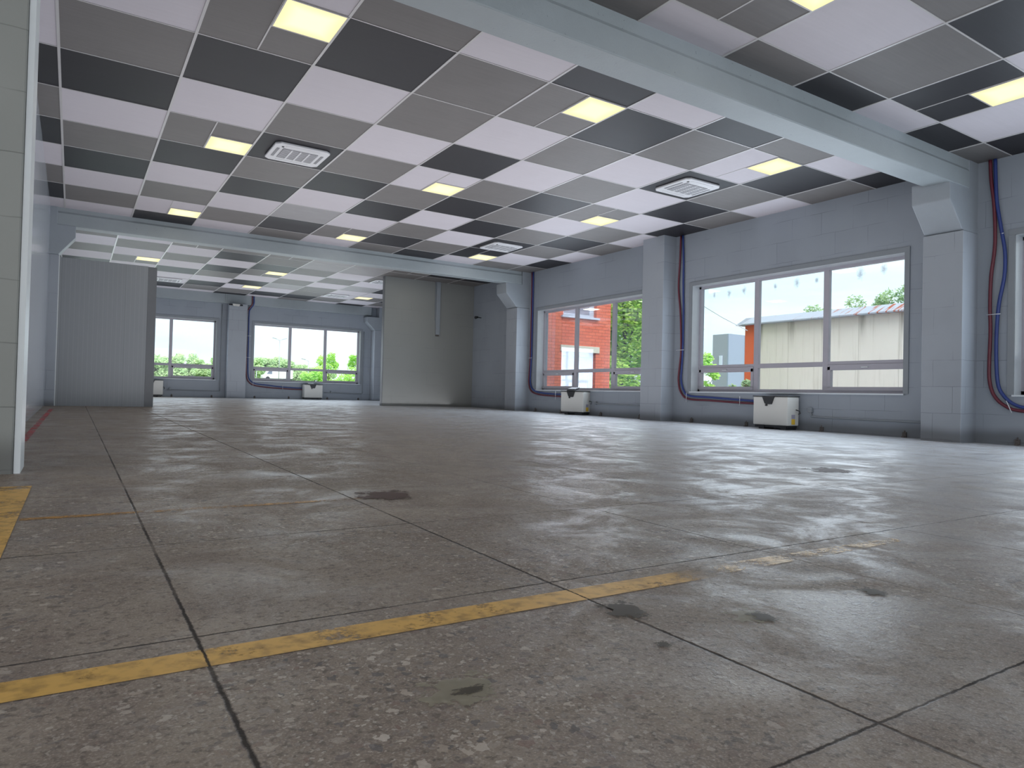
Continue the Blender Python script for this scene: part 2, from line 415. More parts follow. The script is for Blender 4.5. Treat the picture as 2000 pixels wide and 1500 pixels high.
# bay 1 columns -1..9, rows -2..7
T1 = {-2:'WGWGWDWDGWD', -1:'WWGDGGDGWDG', 0:'WGDWGWGWDGW', 1:'DDWGWDWGWDG', 2:'GWGDGWGDGWD', 3:'DGDGDGDGWGW',
      4:'WDWDWDWDGDG', 5:'GWGWSWGWDGW', 6:'DGWGDGDGDWD', 7:'WWDWDWGDWGG'}
# fix-ups against the photo are kept in the strings above
def fix(tb, c0, edits):
    for (c, r), ch in edits.items():
        s = list(tb[r]); s[c-c0] = ch; tb[r] = ''.join(s)
fix(T1, -1, {(-1,0):'W',(-1,1):'D',(-1,2):'G',(-1,3):'D',(-1,4):'W',(-1,5):'G',(-1,6):'D',(-1,7):'W',
  (0,-1):'W',(0,0):'G',(0,1):'D',(0,2):'W',(0,3):'G',(0,4):'D',(0,5):'W',(0,6):'G',(0,7):'W',
  (1,-2):'W',(1,-1):'G',(1,0):'D',(1,1):'W',(1,2):'G',(1,3):'D',(1,4):'W',(1,5):'G',(1,6):'W',(1,7):'D',
  (2,-2):'G',(2,-1):'D',(2,0):'W',(2,1):'G',(2,2):'D',(2,3):'G',(2,4):'D',(2,5):'W',(2,6):'G',(2,7):'W',
  (3,-2):'W',(3,-1):'G',(3,0):'G',(3,1):'W',(3,2):'G',(3,3):'D',(3,4):'W',(3,5):'S',(3,6):'D',(3,7):'G',
  (4,-2):'D',(4,-1):'G',(4,0):'W',(4,1):'D',(4,2):'W',(4,3):'G',(4,4):'D',(4,5):'W',(4,6):'G',(4,7):'W',
  (5,-2):'W',(5,-1):'D',(5,0):'G',(5,1):'W',(5,2):'G',(5,3):'D',(5,4):'W',(5,5):'G',(5,6):'D',(5,7):'G',
  (6,-2):'D',(6,-1):'G',(6,0):'W',(6,1):'G',(6,2):'D',(6,3):'G',(6,4):'D',(6,5):'W',(6,6):'G',(6,7):'D',
  (7,-2):'G',(7,-1):'W',(7,0):'D',(7,1):'W',(7,2):'G',(7,3):'W',(7,4):'G',(7,5):'D',(7,6):'D',(7,7):'W',
  (8,-2):'W',(8,-1):'D',(8,0):'G',(8,1):'D',(8,2):'W',(8,3):'G',(8,4):'D',(8,5):'G',(8,6):'W',(8,7):'G',
  (9,-2):'D',(9,-1):'G',(9,0):'W',(9,1):'G',(9,2):'D',(9,3):'W',(9,4):'G',(9,5):'W',(9,6):'D',(9,7):'G'})
L1 = [(1,-1,'N'),(4,-1,'N'),(7,-1,'N'),(1,2,'F'),(4,2,'F'),(7,2,'F'),(1,6,'F'),(4,6,'F'),(7,6,'F')]
ceiling('ceiling', 0, 1.2, 0, 1.2, (-1, 9), -.25, 11.6, -2.42, 9.3, T1, [(c, r, s) for c, r, s in L1])
# bay 2 (nearest): ox -.06, rows count backwards from the beam; row -1 is the strip against the beam
T2 = {-1:'GWDGWGDGWWGDWDG', -2:'WGDWGWGDWGWGDWD', -3:'GDWGDWGWDGDDWGW', -4:'WGWDGWDGWGWDGWG', -5:'GWDGWGDWGDWGWDW', -6:'DWGWDGWGDWGWDGW', -7:'WGDWGWDGWDGWGWG', -8:'GWGDWGWDGWDWGDW', -9:'WDWGWDWGWGWGWDG', -10:'GWGWDGWDWGDWGWD'}
fix(T2, -5, {(4,-1):'W',(5,-1):'G',(6,-1):'D',(7,-1):'W',(8,-1):'D',(9,-1):'G',(3,-1):'G',(2,-1):'D',
  (4,-2):'G',(5,-2):'W',(6,-2):'G',(7,-2):'D',(8,-2):'W',(9,-2):'D',(3,-2):'W',(5,-3):'G',(6,-3):'D',(7,-3):'W',(8,-3):'G',(4,-3):'D'})
ceiling('ceiling_near', -.06, 1.2, -2.0, 1.2, (-5, 9), -6.0, 11.6, -14, -2.72, T2, [(4,-2,0),(7,-2,0)])
# bay 3 (far)
T3 = {-1:'GWGDGWGDGWGDG', 0:'DGWGWGDGWDGWD', 1:'GGWGGGGWWGGWG', 2:'WWGWDGGGWGWGW', 3:'DGWGWGGWGGWG', 4:'WWGWDGWGGGDG', 5:'DDWDGWGWWGWD', 6:'WGDWWDWGWWGW', 7:'GWGWDWWGWGDG', 8:'DGWDWGDDGWGW', 9:'WDGWGDWGDGWD'}
T3 = {r: (s+'GWGDW')[:12] for r, s in T3.items()}
fix(T3, -1, {(0,1):'G',(0,2):'W',(0,3):'G',(0,4):'W',(0,5):'D', (1,1):'W',(1,2):'G',(1,3):'W',(1,4):'G',(1,5):'W',
  (2,1):'G',(2,2):'W',(2,3):'G',(2,4):'W',(2,5):'D',(2,6):'W',(2,7):'W',(2,8):'D',(2,9):'W',
  (3,1):'G',(3,2):'D',(3,3):'W',(3,4):'D',(3,5):'G',(3,6):'W',(3,7):'D',(3,8):'G',(3,9):'W',
  (4,1):'G',(4,2):'G',(4,3):'D',(4,4):'G',(4,5):'W',(4,6):'D',(4,7):'W',(4,8):'G',(4,9):'D',
  (5,1):'S',(5,2):'S',(5,3):'G',(5,4):'W',(5,5):'G',(5,6):'S',(5,7):'W',(5,8):'D',(5,9):'W',
  (6,1):'S',(6,2):'S',(6,3):'W',(6,4):'G',(6,5):'W',(6,6):'G',(6,7):'G',(6,8):'D',(6,9):'G',
  (7,1):'G',(7,2):'G',(7,3):'G',(7,4):'W',(7,5):'S',(7,6):'W',(7,7):'W',(7,8):'G',(7,9):'W',
  (8,1):'D',(8,2):'G',(8,3):'G',(8,4):'G',(8,5):'D',(8,6):'W',(8,7):'G',(8,8):'W',(8,9):'D', (9,1):'D',(9,2):'G',(9,5):'W',(9,6):'W'})
ceiling('ceiling_rear', -.13, 1.19, 9.50, 1.17, (-1, 10), -.25, 11.6, 9.55, 20.65, T3, [(1,4,0),(2,1,0),(4,1,0),(4,4,0),(4,7,0),(8,7,0),(7,1,0)])
mb = MB(); mb.box(-6.3, 12, -14.3, 21.2, 4.40, 4.5); struct(mb.build('ceiling_slab', M['beam']))

# ------------------------------------------------------------------ ceiling lights
def make_light():
    t = thing('ceiling_light', (0,0,0), '', 'ceiling light', 'square lit panels in the ceiling grid')
    m = MB(); m.box(-.285, .285, -.285, .285, -.010, -.004); m.build('diffuser', M['lightpanel'], t)
    m = MB()
    for a in ((-.3,-.285,-.3,.3),(.285,.3,-.3,.3),(-.285,.285,-.3,-.285),(-.285,.285,.285,.3)): m.box(*a, -.012, -.001)
    m.build('frame', M['bar'], t); return t
proto = None; LIGHTS = []
def place_light(x, y, label):
    global proto
    if proto is None: proto = make_light(); o = proto
    else: o = copy_tree(proto)
    o.location = (x, y, CZ); o['label'] = label; LIGHTS.append((x, y))
lab1 = {(1,-1):'largest lit ceiling panel, top left, between charcoal and white tiles',
 (4,-1):'lit ceiling panel left of the near beam, middle of the front row of three',
 (7,-1):'lit ceiling panel just behind the near beam, above the large three-part window',
 (1,2):'lit ceiling panel left of the left air conditioner',
 (4,2):'lit ceiling panel in the middle of the main ceiling, set in a white tile',
 (7,2):'lit ceiling panel between the two right-hand air conditioners, in a grey tile',
 (1,6):'lit ceiling panel just before the far beam at the left end of its row',
 (4,6):'lit ceiling panel just before the far beam, middle of its row',
 (7,6):'lit ceiling panel touching the farthest air conditioner of the main ceiling'}
for c, r, s in L1:
    place_light(1.2*(c+.75), 1.2*(r+(.25 if s == 'N' else .75)), lab1[(c, r)])
for c, lb in ((4, 'lit ceiling panel cut by the top edge of the photo, right of the near beam'), (7, 'lit ceiling panel cut by the right edge of the photo, in a charcoal tile')):
    place_light(-.06+1.2*(c+.75), -2.0+1.2*(-2+.25), lb)
for c, r, h, lb in ((1,4,.75,'lit panel in the rear ceiling above the left partition'), (2,1,.25,'lit panel in the rear ceiling half hidden behind the far beam, leftmost'),
                    (4,1,.75,'lit panel in the rear ceiling half hidden behind the far beam, middle'), (4,4,.75,'lit panel in the middle of the rear ceiling, over the far red and blue hoses'),
                    (4,7,.75,'small lit panel in the rear ceiling nearest the far wall, left one'), (8,7,.25,'small lit panel in the rear ceiling near the left edge of the right partition'),
                    (7,1,.75,'lit panel just above the top of the right partition')):
    place_light(-.13+1.19*(c+h), 9.50+1.17*(r+.25)+(.17 if r == 1 else 0), lb)

# ------------------------------------------------------------------ air conditioners
def make_ac():
    t = thing('air_conditioner', (0,0,0), '', 'air conditioner', 'cassette air conditioners in the ceiling')
    m = MB(); R_ = .41; s = .07
    poly = [(-R_+s,-R_),(R_-s,-R_),(R_,-R_+s),(R_,R_-s),(R_-s,R_),(-R_+s,R_),(-R_,R_-s),(-R_,-R_+s)]
    m.prism(poly, 'z', -.035, 0); m.build('face_panel', M['ac'], t, .012)
    m = MB(); m.box(-.26, .26, -.22, .22, -.042, -.03); gr = m.build('grille', M['acg'], t)
    m = MB()
    for x in (-.13, 0, .13): m.box(x-.012, x+.012, -.22, .22, -.047, -.04)
    for k in range(9): m.box(-.26, .26, -.2+k*.05-.004, -.2+k*.05+.004, -.045, -.04)
    m.build('slat', M['ac'], gr)
    for a in ((-.35,-.31,-.2,.2),(.31,.35,-.2,.2)):
        m = MB(); m.box(*a, -.039, -.034); m.build('air_outlet', M['acg'], t)
    for a in ((-.25,.25,-.35,-.31),(-.25,.25,.31,.35)):
        m = MB(); m.box(*a, -.039, -.034); m.build('air_outlet', M['ac'], t)
    m = MB(); m.box(-.30, -.27, -.30, -.27, -.043, -.034); m.build('sensor_eye', M['black'], t)
    return t
a0 = make_ac()
for i, (x, y, lb) in enumerate(((3.05, 3.03, 'white cassette air conditioner at upper left, largest, in a charcoal tile'),
        (9.02, .63, 'white cassette air conditioner above the large right window, in a charcoal tile'),
        (9.0, 6.68, 'white cassette air conditioner beside a lit panel near the far beam'),
        (2.85, 18.2, 'white cassette air conditioner in the rear ceiling just right of the left partition'),
        (8.83, 13.8, 'white cassette air conditioner cut by the left edge of the right partition'),
        (8.6, 18.0, 'white cassette air conditioner in the rear ceiling left of the small lit panel'))):
    o = a0 if i == 0 else copy_tree(a0)
    o.location = (x, y, CZ-.002); o['label'] = lb

# ------------------------------------------------------------------ beams, columns
def beam_prof(y0, y1, zb):          # outline in (y, z), with the ledge near the top
    return [(y0, zb+.0), (y1, zb), (y1, zb+.22), (y1-.03, zb+.25), (y1-.03, CZ+.2), (y0+.02, CZ+.2), (y0+.02, zb+.29), (y0, zb+.25)]
mb = MB(); mb.prism(beam_prof(-2.77, -2.40, 3.73), 'x', -6, 11.33)
o = mb.build('concrete_beam', M['beam'], bevel=.012); struct(tag(o, 'near concrete beam running diagonally across the ceiling, painted pale grey', 'beam'))
mb = MB(); mb.prism(beam_prof(9.22, 9.54, 3.785), 'x', -.2, 11.30)
o = mb.build('concrete_beam', M['beam'], bevel=.012); struct(tag(o, 'far concrete beam above the two partitions, painted pale grey', 'beam'))
mb = MB(); mb.box(-.25, 11.02, 20.58, 20.82, 3.80, 4.3); mb.box(5.1, 5.16, 20.55, 20.6, 3.80, 4.155)
o = mb.build('concrete_beam', M['beam'], bevel=.01); struct(tag(o, 'low edge beam along the top of the far wall', 'beam'))

def column_right(y0, y1, label, xin=11.15, xw=11.6, ztop=3.09):
    t = thing('pillar', (xw, y0, 0), label, 'pillar'); struct(t); off = (xw, y0, 0)
    m = MB(); m.box(xin, xw+.05, y0, y1, -.12, ztop); m.build('shaft', M['col'], t, .012, off)
    poly = [(xin+.05, ztop), (xw+.05, ztop), (xw+.05, CZ+.1), (xin+.17, CZ+.1), (xin+.17, 3.79), (xin-.39, 3.79), (xin-.38, 3.49), (xin-.02, ztop+.02)]
    m = MB(); m.prism([(u, v) for u, v in poly], 'y', y0+.01, y1-.02); m.build('corbel', M['corb'], t, .015, off)
    return t
column_right(-2.77, -2.20, 'near right pillar with tapered corbel carrying the near beam')
column_right(9.22, 9.80, 'far right pillar with tapered corbel carrying the far beam')
m = MB(); m.box(11.22, 11.65, 3.37, 4.04, -.1, CZ+.02)
o = m.build('pillar', M['col'], bevel=.012); struct(tag(o, 'plain square pilaster between the two right wall windows', 'pillar'))
m = MB(); m.box(5.22, 5.90, 20.42, 20.85, 0, 3.80); o = m.build('pillar', M['col'], bevel=.012)
struct(tag(o, 'pilaster between the two far windows', 'pillar'))
t = thing('pillar', (11.3, 20.6, .1), 'corner pillar right of the far windows with sloping corbel', 'pillar'); struct(t)
m = MB(); m.box(11.10, 11.65, 20.35, 20.85, 0, 3.15); m.build('shaft', M['col'], t, .012, (11.3,20.6,.1))
m = MB(); m.prism([(11.12,3.15),(11.65,3.15),(11.65,4.2),(11.3,4.2),(11.3,3.72),(10.74,3.72),(10.76,3.5),(11.1,3.16)], 'y', 20.37, 20.83); m.build('corbel', M['corb'], t, .012, (11.3,20.6,.1))
# left pillar under the far beam
t = thing('pillar', (-.17, 9.3, .05), 'narrow grey pillar stub in the left corner under the far beam', 'pillar'); struct(t); off = (-.17, 9.3, .05)
m = MB(); m.box(-.26, -.075, 9.23, 9.62, -.05, 3.18); m.build('shaft', M['col'], t, .008, off)
m = MB(); m.prism([(-.26,3.18),(-.09,3.18),(.20,3.56),(.20,3.80),(-.12,3.80),(-.12,4.16),(-.26,4.16)], 'y', 9.21, 9.60); m.build('corbel', M['corb'], t, .01, off)
# near left pillar with white edge strip
t = thing('pillar', (-.3, -2.6, -.02), 'plain grey pillar at the left edge of the photo with white edge strip', 'pillar'); struct(t); off = (-.3, -2.6, -.02)
m = MB(); m.box(-1.0, -.048, -2.76, -2.36, -.1, CZ+.02); m.build('shaft', M['lcol'], t, .01, off)
m = MB(); m.box(-.046, -.014, -2.75, -2.36, -.1, CZ+.01); m.build('edge_strip', M['trim'], t, 0, off)

# ------------------------------------------------------------------ partitions
t = thing('wall_partition', (.8, 9.35, .07), 'free-standing grey panel partition with fine vertical ribs, left', 'partition'); struct(t); off = (.8, 9.35, .07)
m = MB(); m.box(-.06, 1.565, 9.30, 9.42, .05, 3.14); m.build('panel', M['part'], t, 0, off)
m = MB(); m.box(1.565, 1.735, 9.295, 9.43, .03, 3.13); m.build('corner_flashing', M['dtrim'], t, .004, off)
m = MB(); m.box(-.085, -.06, 9.285, 9.42, .04, 3.17); m.build('edge_strip', M['trim'], t, 0, off)
m = MB(); m.box(-.06, 1.57, 9.305, 9.415, 0, .055); m.build('base_rail', M['black'], t, 0, off)
t = thing('wall_partition', (9.9, 12.5, .08), 'tall plain grey partition wall to the right of the far opening', 'partition'); struct(t); off = (9.9, 12.5, .08)
m = MB(); m.box(8.40, 11.6, 12.62, 12.75, 0, CZ+.02); m.build('panel', M['partR'], t, 0, off)
m = MB(); m.box(8.38, 8.402, 12.615, 12.755, .02, CZ); m.build('edge_strip', M['dtrim'], t, 0, off)
o = thing('cable_trunking', (10.15, 12.60, 3.2), 'flat vertical cable cover hanging down from the ceiling on the right partition', 'cable cover'); off = (10.15,12.60,3.2)
m = MB(); m.box(10.17, 10.31, 12.55, 12.619, 2.43, CZ); m.build('cover', M['corb'], o, .006, off)
m = MB(); m.box(10.14, 10.165, 12.59, 12.619, 2.9, CZ); m.build('cable', M['conduit'], o, 0, off)
m = MB(); m.box(10.19, 10.28, 12.56, 12.619, 2.38, 2.43); m.build('end_cap', M['rust'], o, 0, off)
o = thing('wall_lamp', (11.55, 12.1, 3.05), 'small black fitting on the wall near the partition corner', 'wall fitting'); off = (11.55,12.1,3.05)
m = MB(); m.tube([(11.6,12.1,3.05),(11.46,12.1,3.06)], .014, 8); m.build('bracket', M['black'], o, 0, off)
m = MB(); m.tube([(11.47,12.1,3.07),(11.36,12.06,3.04)], [.03,.05], 10); m.build('lamp_head', M['black'], o, 0, off)

# ------------------------------------------------------------------ windows
wn = 0
def window(axis, pos, a, b, z0, z1, flip=1):
    """a..b along the wall, frame set back in the reveal; axis 'x' = right wall, 'y' = far wall"""
    global wn; wn += 1
    loc = (pos, (a+b)/2, z0) if axis == 'x' else ((a+b)/2, pos, z0)
    t = thing('window_%d' % wn, loc, '', 'window'); del t['label']; del t['category']; struct(t)
    def B(m, u0, u1, d0, d1, q0, q1):
        if axis == 'x': m.box(pos+d0, pos+d1, u0, u1, q0, q1)
        else: m.box(u0, u1, pos+d0, pos+d1, q0, q1)
    d0, d1 = .215, .285; w = (b-a)/3
    m = MB(); e = .06
    B(m, a, b, d0, d1, z0, z0+.07); B(m, a, b, d0, d1, z1-e, z1); B(m, a, a+e, d0, d1, z0, z1); B(m, b-e, b, d0, d1, z0, z1)
    m.build('window_frame', M['pvc'], t, .006, loc)
    for k in (1, 2):
        m = MB(); B(m, a+w*k-.055, a+w*k+.055, d0-.005, d1+.005, z0+.05, z1-.04); m.build('mullion', M['pvc'], t, .006, loc)
    zt = z0+.49
    m = MB(); B(m, a+e, b-e, d0, d1, zt, zt+.09); m.build('transom', M['pvc'], t, .006, loc)
    for k in (0, 2):                # opening lower sashes left and right
        m = MB(); u0, u1 = a+w*k+.05, a+w*(k+1)-.05
        B(m, u0, u1, d0-.02, d1, zt-.07, zt+.03); B(m, u0, u1, d0-.02, d1, z0+.05, z0+.12)
        B(m, u0, u0+.06, d0-.02, d1, z0+.1, zt); B(m, u1-.06, u1, d0-.02, d1, z0+.1, zt)
        s = m.build('sash', M['pvc'], t, .006, loc)
        m = MB(); c = (u0+u1)/2; B(m, c-.06, c+.06, d0-.045, d0-.018, zt-.035, zt-.015); m.build('handle', M['trim'], s, .004, loc)
    m = MB()
    B(m, a+.03, b-.03, .247, .253, z0+.04, z1-.03); m.build('window_pane', M['glass'], t, 0, loc)
    m = MB(); B(m, a-.02, b+.02, -.035, .22, z0-.02, z0+.006); m.build('sill', M['sill'], t, .004, loc)
    m = MB(); g = .085; p0, p1 = -.018, .012
    B(m, a-g, b+g, p0, p1, z1, z1+g); B(m, a-g, a, p0, p1, z0, z1); B(m, b, b+g, p0, p1, z0, z1)
    m.build('casing', M['conduit'], t, .003, loc)
    # light plaster reveal
    m = MB(); r = .006
    B(m, a, a+r, 0, .215, z0, z1); B(m, b-r, b, 0, .215, z0, z1); B(m, a, b, 0, .215, z1-r, z1)
    m.build('reveal', M['sill'], t, 0, loc)
    return t
for a, b in RW: win = window('x', 11.6, a, b, .68, 2.99)
for a, b in FW: window('y', 20.8, a, b, .83, 3.12)
# dark splashes stuck to the outside of the big window
def mat_smudge():
    t = NT('dried_splash'); o = t.obj(); ln = t.n.new('ShaderNodeVectorMath'); ln.operation = 'LENGTH'
    t.link(t.scale(o, (1, 14, 9)), ln.inputs[0]); r = t.math('ADD', ln.outputs['Value'], t.math('MULTIPLY', t.math('SUBTRACT', t.noise(t.pos(), 18, 4), .5), 1.1))
    a = t.ramp(r, -.1, 1., .6, 0); tr = t.n.new('ShaderNodeBsdfTransparent'); mx = t.n.new('ShaderNodeMixShader')
    t.val(mx.inputs[0], a); t.link(tr.outputs[0], mx.inputs[1]); t.link(t.bsdf(lin(130, 140, 185), .8), mx.inputs[2]); return t.done(mx.outputs[0])
M['smudge'] = mat_smudge()
sp = [(2.48,2.78,.8),(2.08,2.77,1.),(1.70,2.79,1.),(.95,2.78,.8),(.47,2.79,1.1),(.05,2.79,.7),(-.79,2.80,1.35),(-1.21,2.82,1.)]
m = MB(); m.quad([(0,-.1,-.12),(0,.1,-.12),(0,.1,.12),(0,-.1,.12)]); s0 = m.build('glass_splash', M['smudge'])
nm = ['first','second','third','fourth','fifth','sixth','seventh','eighth']
for i, (y, z, s) in enumerate(sp):
    o = s0 if i == 0 else s0.copy()
    if i: C.objects.link(o)
    o.location = (11.862, y, z); o.scale = (1, s, s)
    tag(o, '%s dark blurred splash from the left, high on the big right window glass' % nm[i], 'splash', 'splashes on the big window')

# ------------------------------------------------------------------ hoses
def hose(kind, pts, label, group, clips=(), r=.021):
    pts = [Vector(p) for p in pts]; base = pts[-1].copy(); t = thing(kind+'_hose', base, label, 'hose', group)
    m = MB(); m.tube(smooth(pts), r, 10); m.build('hose_run', M[kind], t, 0, base)
    for p in clips:
        m = MB(); a, b = p; m.tube([a, b], .006, 6); m.build('clip', M['clip'], t, 0, base)
    return t
def W(y, z, d=0.): return (11.565-d, y, z)
g = 'red and blue hose pairs on the walls'
hose('red', [W(3.20,4.15),W(3.215,3.6),W(3.24,3.0),W(3.17,2.4),W(3.13,1.64),W(3.17,1.2),W(3.19,.93),W(3.12,.68),W(2.90,.525),W(2.3,.50),W(1.55,.47),W(.92,.455)],
     'dark red hose running down the wall and along to the heater under the big window', g, [(W(3.26,1.6,.02),W(3.02,1.6,.02)), (W(2.93,.45,.02),W(2.93,.66,.02)), (W(1.5,.42,.02),W(1.5,.6,.02))])
hose('blue', [W(3.14,4.15),W(3.11,3.6),W(3.10,3.0),W(3.08,2.4),W(3.08,1.64),W(3.10,1.2),W(3.11,.93),W(3.02,.69),W(2.85,.59),W(2.3,.565),W(1.55,.53),W(.92,.50)],
     'blue hose running down the wall and along to the heater under the big window', g)
hose('red', [W(-2.935,4.15),W(-2.95,3.85),W(-2.99,3.5),W(-3.01,3.1),W(-3.005,2.8),W(-2.965,2.42),W(-2.955,2.0),W(-2.965,1.6),W(-2.955,1.2),W(-2.96,.9),W(-3.02,.68),W(-3.16,.53),W(-3.4,.455),W(-4.2,.43)],
     'dark red hose on the wall at the right edge of the photo', g, [(W(-2.92,1.86,.02),W(-3.1,1.86,.02)), (W(-3.26,.43,.03),W(-3.19,.60,.03))], .024)
hose('blue', [W(-3.0,4.15),W(-3.01,3.85),W(-3.03,3.5),W(-3.09,3.1),W(-3.14,2.75),W(-3.135,2.4),W(-3.07,2.0),W(-3.045,1.6),W(-3.045,1.2),W(-3.07,.85),W(-3.14,.68),W(-3.28,.55),W(-3.5,.50),W(-4.2,.48)],
     'blue hose bulging outward on the wall at the right edge of the photo', g, [(W(-3.06,3.03,.0),W(-3.13,3.03,.03))], .024)
hose('red', [W(9.09,4.15),W(9.08,3.4),W(9.08,2.6),W(9.085,1.7),W(9.12,1.2),W(9.12,.85),W(8.98,.64),W(8.6,.55),W(8.0,.52),W(7.3,.50),W(6.95,.49)],
     'dark red hose beside the pillar and below the brick-view window', g, [(W(9.16,1.62,.02),W(8.98,1.62,.02)), (W(7.75,.42,.03),W(7.75,.66,.03))])
hose('blue', [W(9.03,4.15),W(9.02,3.4),W(9.02,2.6),W(9.025,1.7),W(9.05,1.2),W(9.05,.88),W(8.90,.69),W(8.55,.61),W(8.0,.58),W(7.3,.56),W(6.95,.55)],
     'blue hose beside the pillar and below the brick-view window', g)
def Fw(x, z, d=0.): return (x, 20.765-d, z)
hose('red', [Fw(6.09,4.15,.22),Fw(6.09,3.85,.22),Fw(6.0,3.68,.1),Fw(5.955,3.5),Fw(5.955,2.6),Fw(5.97,1.5),Fw(6.0,1.0),Fw(6.10,.78),Fw(6.3,.66),Fw(6.8,.59),Fw(7.3,.56),Fw(7.9,.54),Fw(8.2,.54)],
     'dark red hose down the far wall to the heater under the far window', g, [(Fw(5.88,2.6,.02),Fw(6.12,2.6,.02)),(Fw(5.88,1.75,.02),Fw(6.12,1.75,.02)),(Fw(6.25,.6,.02),Fw(6.25,.8,.02)),(Fw(7.4,.48,.02),Fw(7.4,.7,.02))])
hose('blue', [Fw(6.15,4.15,.22),Fw(6.15,3.85,.22),Fw(6.07,3.68,.1),Fw(6.03,3.5),Fw(6.03,2.6),Fw(6.04,1.5),Fw(6.07,1.02),Fw(6.16,.84),Fw(6.35,.73),Fw(6.8,.68),Fw(7.3,.63),Fw(7.9,.60),Fw(8.2,.60)],
     'blue hose down the far wall to the heater under the far window', g)
hose('blue', [W(19.9,4.15),W(19.9,3.0),W(19.92,2.0),W(19.9,1.2),W(19.75,.85),W(19.5,.7)], 'blue hose in the far right corner beside the right partition', g, [(W(19.8,2.9,.03),W(20.0,2.9,.03)),(W(19.8,1.9,.03),W(20.0,1.9,.03))])
hose('red', [W(20.0,4.15),W(20.0,3.0),W(20.02,2.0),W(20.0,1.15),W(19.85,.78),W(19.5,.62)], 'dark red hose in the far right corner beside the right partition', g)

# ------------------------------------------------------------------ heaters
def make_heater():
    t = thing('heater', (0,0,0), '', 'heater', 'white box heaters under the windows')
    # local frame: front faces -x, length along y, stands on z = 0
    m = MB(); m.box(0, .34, -.375, .375, .075, .605); m.build('body', M['heater'], t, .02)
    m = MB(); m.box(-.012, .35, -.385, .38, .607, .622); m.build('lid', M['black'], t, .004)
    m = MB(); m.prism([(-.10,.606),(.16,.606),(.10,.475),(.06,.462),(-.045,.462)], 'x', -.03, .01); p = m.build('control_hood', M['black'], t, .004)
    m = MB(); m.box(-.025, 0, .055, .09, .43, .465); m.build('knob', M['black'], p)
    for y in (-.27, .2):
        m = MB(); m.box(.02, .32, y-.06, y+.06, 0, .076); m.build('foot', M['black'], t, .006)
    m = MB(); m.box(.04, .3, -.36, .36, .03, .076); m.build('base', M['black'], t)
    m = MB(); m.box(.12, .22, -.379, -.374, .10, .20); m.build('yellow_label', M['yl'], t)
    m = MB(); m.box(.12, .22, -.379, -.374, .205, .28); m.build('grey_label', M['gl'], t)
    m = MB(); m.tube([(.25,-.37,.37),(.25,-.41,.36),(.26,-.44,.35),(.27,-.45,.31),(.24,-.43,.29)], .010, 6); m.build('valve', M['black'], t)
    return t
h = make_heater(); h.location = (11.19, .52, fz(11.2,.5)); h['label'] = 'white box heater with black lid standing below the big three-part right window'
h2 = copy_tree(h); h2.location = (11.24, 6.62, fz(11.2,6.6)); h2.rotation_euler = (0,0,.24); h2['label'] = 'white box heater with raised black flap below the window showing red brick'
m = MB(); m.prism([(-.03,.62),(.16,.665),(.20,.72),(.02,.675)], 'y', -.10, .16); m.build('raised_flap', M['black'], h2)
h3 = copy_tree(h); h3.rotation_euler = (0,0,PI/2); h3.location = (8.56, 20.42, fz(8.5,20.4)); h3['label'] = 'white box heater against the far wall under the right far window'
m = MB(); m.prism([(-.03,.62),(.16,.645),(.20,.68),(.02,.66)], 'y', -.02, .22); m.build('raised_flap', M['black'], h3)
h4 = copy_tree(h); h4.rotation_euler = (0,0,PI/2); h4.location = (2.66, 20.42, fz(2.6,20.4)); h4['label'] = 'white box heater partly hidden behind the left partition edge'

# ------------------------------------------------------------------ conduits, brackets, spotlight
def pipe(pts, label, r=.013, boxat=None):
    base = Vector(pts[0]); t = thing('wall_conduit', base, label, 'conduit', 'thin grey conduits along the walls')
    m = MB(); m.tube(smooth(pts, 3), r, 8); m.build('conduit_run', M['conduit'], t, 0, base)
    if boxat:
        m = MB(); x, y, z = boxat; m.box(x-.03, x+.03, y-.04, y+.04, z-.045, z+.045); m.build('socket_box', M['conduit'], t, .008, base)
    return t
pipe([W(-.06,.37),W(-.08,.29),W(-.16,.25),W(-1.0,.24),W(-1.90,.235),W(-2.0,.25),W(-2.03,.33),W(-2.03,1.5),W(-2.03,2.9),W(-2.03,4.1)], 'thin grey conduit right of the big-window heater, rising beside the pillar', .015, (11.57,-.06,.37))
pipe([W(6.02,.36),W(5.95,.345),W(5.2,.34),W(4.1,.335)], 'short grey conduit right of the heater under the brick-view window', .015, (11.57,6.05,.36))
pipe([Fw(3.2,.42),Fw(4.2,.41),Fw(4.92,.405),Fw(5.02,.43),Fw(5.03,.55),Fw(5.03,2.2),Fw(5.03,3.75)], 'thin grey conduit at the foot of the far wall left of the far pilaster', .015, (3.3,20.77,.46))
pipe([Fw(9.1,.44),Fw(9.9,.43),Fw(10.62,.42),Fw(10.76,.45),Fw(10.77,.6),Fw(10.77,1.8),Fw(10.77,3.1)], 'thin grey conduit right of the far wall heater rising past the window', .015, (9.4,20.77,.47))
m = MB(); m.box(-.03, .0, -.03, .03, 0, .085); m.box(-.07, 0, -.022, .022, 0, .02); m.tube([(-.035,0,.07),(-.015,0,.11)], .009, 6)
b0 = m.build('wall_bracket', M['rust'])
